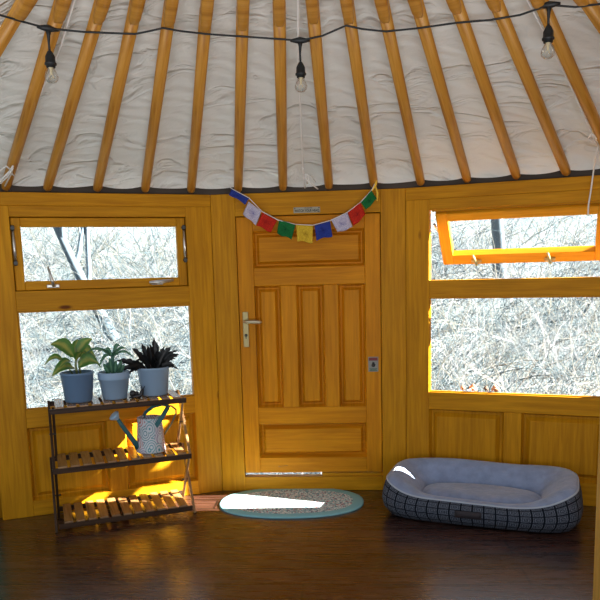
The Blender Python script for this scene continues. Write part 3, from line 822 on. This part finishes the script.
leaf(mb, (.01, -.01, .20), (.120, -.06, .24), .08, .025, (.1, -1, .6)); leaf(mb, (.02, .01, .25), (.125, .03, .25), .075, .05, (.0, -1, .6))
leaf(mb, (.0, -.02, .235), (.05, -.11, .30), .06, .02, (.3, -.6, 1)); leaf(mb, (-.02, -.01, .225), (-.10, -.08, .225), .05, .02, (0, -.8, 1)); leaf(mb, (.03, -.02, .21), (.145, -.03, .205), .05, .04, (0, -.8, 1)); leaf(mb, (0, .02, .25), (.02, .07, .36), .06, .01, (0, -1, .2))
f1 = mb.build('foliage', LF1, p1); f1.scale = (.93, .93, .95)
p2 = pot_at(0, 0, .087, .066, .150, True, POT_B, 'small strap-leaved plant in pale blue pot, middle of the plant stand', -.012, .16)
mb = MB()
for q in (((0, 0, .14), (0, .0, .24)), ((-.03, .01, .14), (-.028, 0, .20)), ((.035, 0, .14), (.04, -.01, .20))): mb.tube(q, [.012, .009], 8)
mb.build('stem', plain('stem_teal', lin(70, 110, 100), .6), p2)
mb = MB()
for tx, ty, tz, w_ in ((-.150, -.03, .283, .022), (-.10, .03, .262, .020), (.055, -.02, .310, .024), (.105, .02, .272, .022), (.125, -.04, .235, .020), (-.085, -.05, .200, .022), (.03, -.06, .262, .026), (-.05, .05, .275, .022)):
    leaf(mb, (0, 0, .225), (tx, ty, tz), w_, .035, (0, -.8, 1))
for tx, tz in ((-.055, .205), (.045, .215), (.06, .19), (-.02, .235), (.015, .22)): leaf(mb, (tx*.4, -.01, .14), (tx, -.03, tz), .028, .0, (0, -1, .2), shape=.7)
mb.build('foliage', LF2, p2)
p3 = pot_at(0, 0, .091, .074, .160, False, POT_B, 'near-black spiky plant in pale blue pot, rightmost on the plant stand', .208, .17)
mb = MB(); rn = random.Random(5)
TIPS = [(-.205, -.02, .225), (-.19, .0, .165), (-.11, .02, .285), (-.075, -.05, .25), (-.135, .04, .20), (-.02, .03, .29), (.015, .0, .335), (.03, -.05, .27), (.075, .03, .275), (.105, -.02, .285), (.155, .02, .235), (.10, .05, .205), (.12, -.05, .18), (-.05, .06, .30), (.04, .06, .30), (-.15, -.06, .19), (.0, -.08, .24)]
for tx, ty, tz in TIPS:
    b0 = Vector((tx*.22, ty*.3, .135)); tp = Vector((tx, ty, tz))
    leaf(mb, b0, tp, .030, .02 if abs(tx) > .1 else .008, (rn.uniform(-.4, .4), -1, .3), n=22, shape=1.15, ripple=.28)
    leaf(mb, b0.lerp(tp, .3), tp+Vector((rn.uniform(-.05, .05), rn.uniform(-.04, .04), -.03)), .019, .015, (rn.uniform(-.6, .6), -1, .5), n=14, ripple=.3)
mb.build('foliage', LF3, p3)

# little dark snail ornament between the pale pots
sn = empty('snail_figurine', matrix=SB @ Matrix.Translation((.093, .10, .6765)), label='tiny black snail ornament between the two pale pots on the stand', cat='ornament')
FIG = plain('black_ceramic', (.010, .010, .012, 1), .35)
mb = MB(); mb.tube([(-.035, 0, .006), (-.01, 0, .009), (.02, 0, .011), (.032, 0, .02), (.036, 0, .038), (.042, 0, .050)], [.004, .011, .013, .012, .010, .006], 10)
mb.tube([(.038, .004, .046), (.034, .008, .066)], [.003, .002], 6); mb.tube([(.040, -.004, .046), (.052, -.008, .064)], [.003, .002], 6); mb.build('snail_body', FIG, sn)
mb = MB()
for cx_, r_ in ((-.014, .021), (.006, .014)): mb.lathe([(0, -r_*.75), (r_*.6, -r_*.6), (r_*.95, -r_*.2), (r_*.95, r_*.2), (r_*.6, r_*.6), (0, r_*.75)], seg=16, M=Matrix.Translation((cx_, 0, .026)) @ FX)
mb.build('snail_shell', FIG, sn, subsurf=1)

# watering can on the middle tier
def can_mat():
    t = NT('can_print')
    v = t.new('ShaderNodeTexVoronoi', Scale=1.0); t.link(t.coord('UV', (9, 15, 1)), v.inputs['Vector'])
    rings = t.new('ShaderNodeMath', operation='SINE'); t.link(t.math('MULTIPLY', v.outputs['Distance'], 34), rings.inputs[0])
    sc = t.new('ShaderNodeSeparateColor'); t.link(v.outputs['Color'], sc.inputs[0])
    hue = t.ramp(sc.outputs[0], [(0, lin(190, 95, 95)), (.35, lin(80, 150, 160)), (.6, lin(150, 120, 150)), (.8, lin(60, 120, 130))], 'CONSTANT')
    f = t.ramp(rings.outputs[0], [(.45, (0, 0, 0)), (.6, (1, 1, 1))])
    t.base(t.mix(f, lin(205, 208, 212), hue)); t.rough(.4); return t.m
wc = empty('watering_can', matrix=SB @ Matrix.Translation((.166, .135, .3615)), label='small patterned watering can with teal spout on the middle tier', cat='watering can')
CT = plain('can_teal', lin(38, 98, 104), .4)
mb = MB(); mb.lathe([(.002, .0), (.080, 0), (.083, .004), (.080, .02), (.068, .186), (.070, .192), (.067, .196), (.062, .192), (.070, .03), (.002, .01)], seg=36); mb.build('can_body', can_mat(), wc)
mb = MB(); mb.tube([(-.072, -.012, .030), (-.10, -.016, .075), (-.155, -.024, .165), (-.178, -.028, .208)], [.018, .014, .0115, .010], 14)
spo = mb.build('spout', CT, wc)
mb = MB(); q = Vector((-.176, -.028, .206)); dd = Vector((-.30, -.1, .34)).normalized()
mr = dd.to_track_quat('Z', 'Y').to_matrix().to_4x4(); mr.translation = q
mb.lathe([(.010, 0), (.014, .006), (.030, .028), (.031, .033), (.018, .038), (.001, .040)], seg=20, M=mr); mb.build('spout_rose', plain('can_pale_blue', lin(165, 190, 212), .4), spo)
mb = MB()
def strap(path, w, th):
    path = [Vector(p) for p in path]; rings = []
    for i, p in enumerate(path):
        t_ = (path[min(i+1, len(path)-1)]-path[max(0, i-1)]).normalized(); sd = t_.cross(Vector((.25, 1, .35))).normalized(); nz = sd.cross(t_)
        rings.append([p+sd*w+nz*th, p-sd*w+nz*th, p-sd*w-nz*th, p+sd*w-nz*th])
    mb.loft(rings, True, True, True, smooth=False)
strap([(-.030, .060, .180), (-.012, .060, .212), (.03, .045, .243), (.075, .015, .258), (.108, -.01, .252)], .009, .002)
strap([(.022, -.064, .150), (.042, -.068, .178), (.070, -.06, .212), (.096, -.035, .240), (.110, -.008, .254)], .0125, .002)
hd = mb.build('can_handle', CT, wc)
mb = MB(); mb.tube([(.104, -.004, .252), (.128, 0, .246), (.153, .004, .222), (.152, .004, .20), (.12, .002, .14), (.088, 0, .10), (.079, 0, .085)], .0055, 8); mb.build('rear_handle', plain('can_wire', lin(120, 112, 80), .4, .4), wc)

# ------------------------------------------------------------------ dry leaves on the outer sill, wooden post close by
DRY = plain('dry_leaf', lin(190, 140, 110), .9, bump=.5, bscale=60)
DRYD = plain('dry_leaf_dark', lin(90, 72, 60), .9, bump=.5, bscale=60)
for k, (px, w_, mt, lab) in enumerate(((463, .03, DRY, 'small curled dry leaf on the right window sill, leftmost of four'), (473, .055, DRY, 'largest tan dry leaf on the right window sill'), (486, .034, DRYD, 'dark dry leaf on the right window sill'), (496, .05, DRY, 'pale flat dry leaf on the right window sill, nearest the middle'))):
    p = onM(MR, px, 391, -.045); p.z = .6195+.001
    mb = MB(); leaf(mb, (-w_*.6, 0, .004), (w_*.6, .0, .014), w_*.8, .024, (0, -.5, 1), n=8, ripple=.2); leaf(mb, (-w_*.2, .008, .004), (w_*.3, -.004, .03), w_*.6, .01, (0, -1, .5), n=6)
    o = mb.build('dry_leaf', mt, solid=.001); o.location = p; o.rotation_euler = (0, 0, -BE+.3*math.sin(k*5)); setprops(o, lab, 'leaf', 'dry leaves on the sill')

pq = on_plane(595.2, 590, Vector((0, -1.62, 0)), Vector((0, 1, 0)))
mb = MB(); mb.box(0, .11, 0, .11, 0, 2.45, 'z')
po = mb.build('support_post', wood('post_pine', (.82, .50, .13, 1), (.72, .40, .08, 1), (.55, .27, .04, 1), .4, knots=False), bevel=.008); po.location = (pq.x+.028, -1.62, 0); setprops(po, 'square varnished wooden post at the right edge of the picture', 'post')

# ------------------------------------------------------------------ outdoors
def hill_z(x, y):
    return -.42+max(0, y-.9)*.25+.10*math.sin(x*.9+y*.6)+.05*math.sin(x*2.3-y*1.3)
def hill_mat():
    t = NT('dry_grass_slope')
    n = t.noise(t.coord('Object', (1, 1, 1)), 28, 6, .75, .6); n2 = t.noise(t.coord('Object'), 1.2, 3)
    c = t.ramp(n, [(.33, lin(62, 80, 88)), (.47, lin(110, 122, 128)), (.62, lin(152, 156, 156))])
    c = t.mix(t.ramp(n2, [(.4, (0, 0, 0)), (.65, (.5, .5, .5))]), c, lin(118, 134, 138)); t.base(c); t.rough(1); t.b.inputs['Specular IOR Level'].default_value = 0
    t.bump(n, 1, .2); return t.m
mb = MB(); mb.grid(lambda u, v: (-9+18*u, .12+15*v*v**.2, hill_z(-9+18*u, .12+15*v*v**.2)), 60, 50); mb.build('terrain', hill_mat(), kind='structure')

def twig_mats(): return [plain('twig_grey', lin(62, 76, 84), .9), plain('twig_straw', lin(122, 122, 114), .9), plain('twig_white', lin(138, 143, 147), .8), plain('twig_teal', lin(80, 98, 106), .9)]
TW = twig_mats()
verts, faces, mi = [], [], []
rg = random.Random(11)
def twig(p, d, ln, r, mat, depth):
    n = 4; pts = []; q = Vector(p); dr_ = Vector(d).normalized()
    for i in range(n+1):
        pts.append(q.copy()); dr_ = (dr_+Vector((rg.uniform(-.35, .35), rg.uniform(-.25, .25), rg.uniform(-.25, .2)))).normalized(); q = q+dr_*(ln/n)
    b = len(verts)
    for i, w in enumerate(pts):
        rr = r*(1-.8*i/n)
        for k in range(3):
            a = k*2.094; verts.append((w.x+rr*math.cos(a), w.y+rr*.5*math.sin(a), w.z+rr*math.sin(a)))
    for i in range(n):
        for k in range(3):
            faces.append((b+i*3+k, b+i*3+(k+1) % 3, b+i*3+3+(k+1) % 3, b+i*3+3+k)); mi.append(mat)
    if depth > 0:
        for _ in range(2):
            j = rg.randint(1, n-1); twig(pts[j], (dr_.x+rg.uniform(-1, 1), dr_.y+rg.uniform(-.6, .6), dr_.z+rg.uniform(-.5, .7)), ln*.6, r*.65, mat if rg.random() < .6 else rg.choice((0, 1, 2, 3)), depth-1)
for _ in range(3400):
    y = .7+9.5*rg.random()**1.3; x = rg.uniform(-1, 1)*(2.2+.75*y)-.35*0
    z = hill_z(x, y)
    twig((x, y, z-.02), (rg.uniform(-.8, .8), rg.uniform(-.5, .3), rg.uniform(.25, 1.1)), rg.uniform(.35, 1.15), rg.uniform(.003, .006)*(1+.10*y), rg.choices((0, 1, 2, 3), (.30, .30, .25, .15))[0], 2)
me = bpy.data.meshes.new('undergrowth'); me.from_pydata(verts, [], faces)
for m in TW: me.materials.append(m)
me.polygons.foreach_set('material_index', mi); me.update()
ug = bpy.data.objects.new('undergrowth', me); C.objects.link(ug)
setprops(ug, 'tangle of pale bare twigs and dry grass covering the slope outside', 'undergrowth', kind='stuff')

BARK = plain('bark_grey', lin(84, 98, 108), .95, bump=.6, bscale=25)
def bare_tree(x, y, lean, h, r, seed, label, spread=.75):
    rt = random.Random(seed); mb = MB(); base = Vector((0, 0, -.05))
    def grow(p, d, ln, r_, dep):
        n = 5; pts = [p.copy()]; q = p.copy(); dd = d.copy()
        for i in range(n):
            dd = (dd+Vector((rt.uniform(-.14, .14), rt.uniform(-.1, .1), rt.uniform(-.05, .12)))).normalized(); q = q+dd*ln/n; pts.append(q.copy())
        mb.tube(pts, [r_*(1-.5*i/n) for i in range(n+1)], 7 if dep > 1 else 4, caps=False)
        if dep > 0:
            for k in range(4 if dep > 1 else 3):
                j = rt.randint(2, n); a = rt.uniform(-1, 1)
                nd = (dd+Vector((spread*math.copysign(rt.uniform(.5, 1.2), a), rt.uniform(-.5, .5), rt.uniform(-.2, .5)))).normalized()
                grow(pts[j], nd, ln*rt.uniform(.5, .75), r_*.45, dep-1)
    grow(base, Vector((lean, 0, 1)).normalized(), h*.55, r, 3)
    o = mb.build('bare_tree', BARK); o.location = (x, y, hill_z(x, y)); setprops(o, label, 'tree', 'bare trees on the slope outside')
bare_tree(-2.75, 4.6, -.62, 3.4, .085, 2, 'leaning bare tree seen through the left of the upper left window', .6)
bare_tree(-1.05, 4.2, -.5, 3.0, .028, 9, 'thin bare sapling seen through the right of the upper left window', .6)
bare_tree(2.6, 7.0, .03, 5.5, .11, 4, 'upright bare tree seen through the open window near its middle', .9)
bare_tree(3.3, 5.2, .55, 3.2, .035, 8, 'slanting bare sapling seen through the right of the open window', .8)

# ------------------------------------------------------------------ light
sun = bpy.data.lights.new('sun', 'SUN'); sun.energy = 72.0; sun.angle = math.radians(.6); sun.color = (1, .95, .86)
so = bpy.data.objects.new('sun', sun); C.objects.link(so)
so.rotation_euler = Vector((-1, -.038, -.50)).to_track_quat('-Z', 'Y').to_euler(); so.location = (6, 1, 5)
ar = bpy.data.lights.new('room_fill', 'AREA'); ar.energy = 140; ar.shape = 'RECTANGLE'; ar.size = 3.2; ar.size_y = 1.6; ar.color = (.95, .97, 1)  # unseen fill lamp added behind the camera to brighten the canvas
ao = bpy.data.objects.new('room_fill', ar); C.objects.link(ao); ao.location = (.3, -5.2, .4)
ao.rotation_euler = Vector((0, .12, 1)).to_track_quat('-Z', 'Y').to_euler()
w = bpy.data.worlds.new('world'); bpy.context.scene.world = w; w.use_nodes = True
nt = w.node_tree; bg = nt.nodes['Background']
tc = nt.nodes.new('ShaderNodeTexCoord'); sp_ = nt.nodes.new('ShaderNodeSeparateXYZ'); rp_ = nt.nodes.new('ShaderNodeValToRGB')
nt.links.new(tc.outputs['Generated'], sp_.inputs[0]); nt.links.new(sp_.outputs[2], rp_.inputs[0])
e = rp_.color_ramp.elements; e[0].position = 0; e[0].color = (.93, .97, 1, 1); e[1].position = .8; e[1].color = (.62, .78, 1, 1)
nt.links.new(rp_.outputs[0], bg.inputs[0]); bg.inputs[1].default_value = .85
vs = bpy.context.scene.view_settings; vs.view_transform = 'Standard'; vs.look = 'None'; vs.exposure = 0; vs.gamma = 1
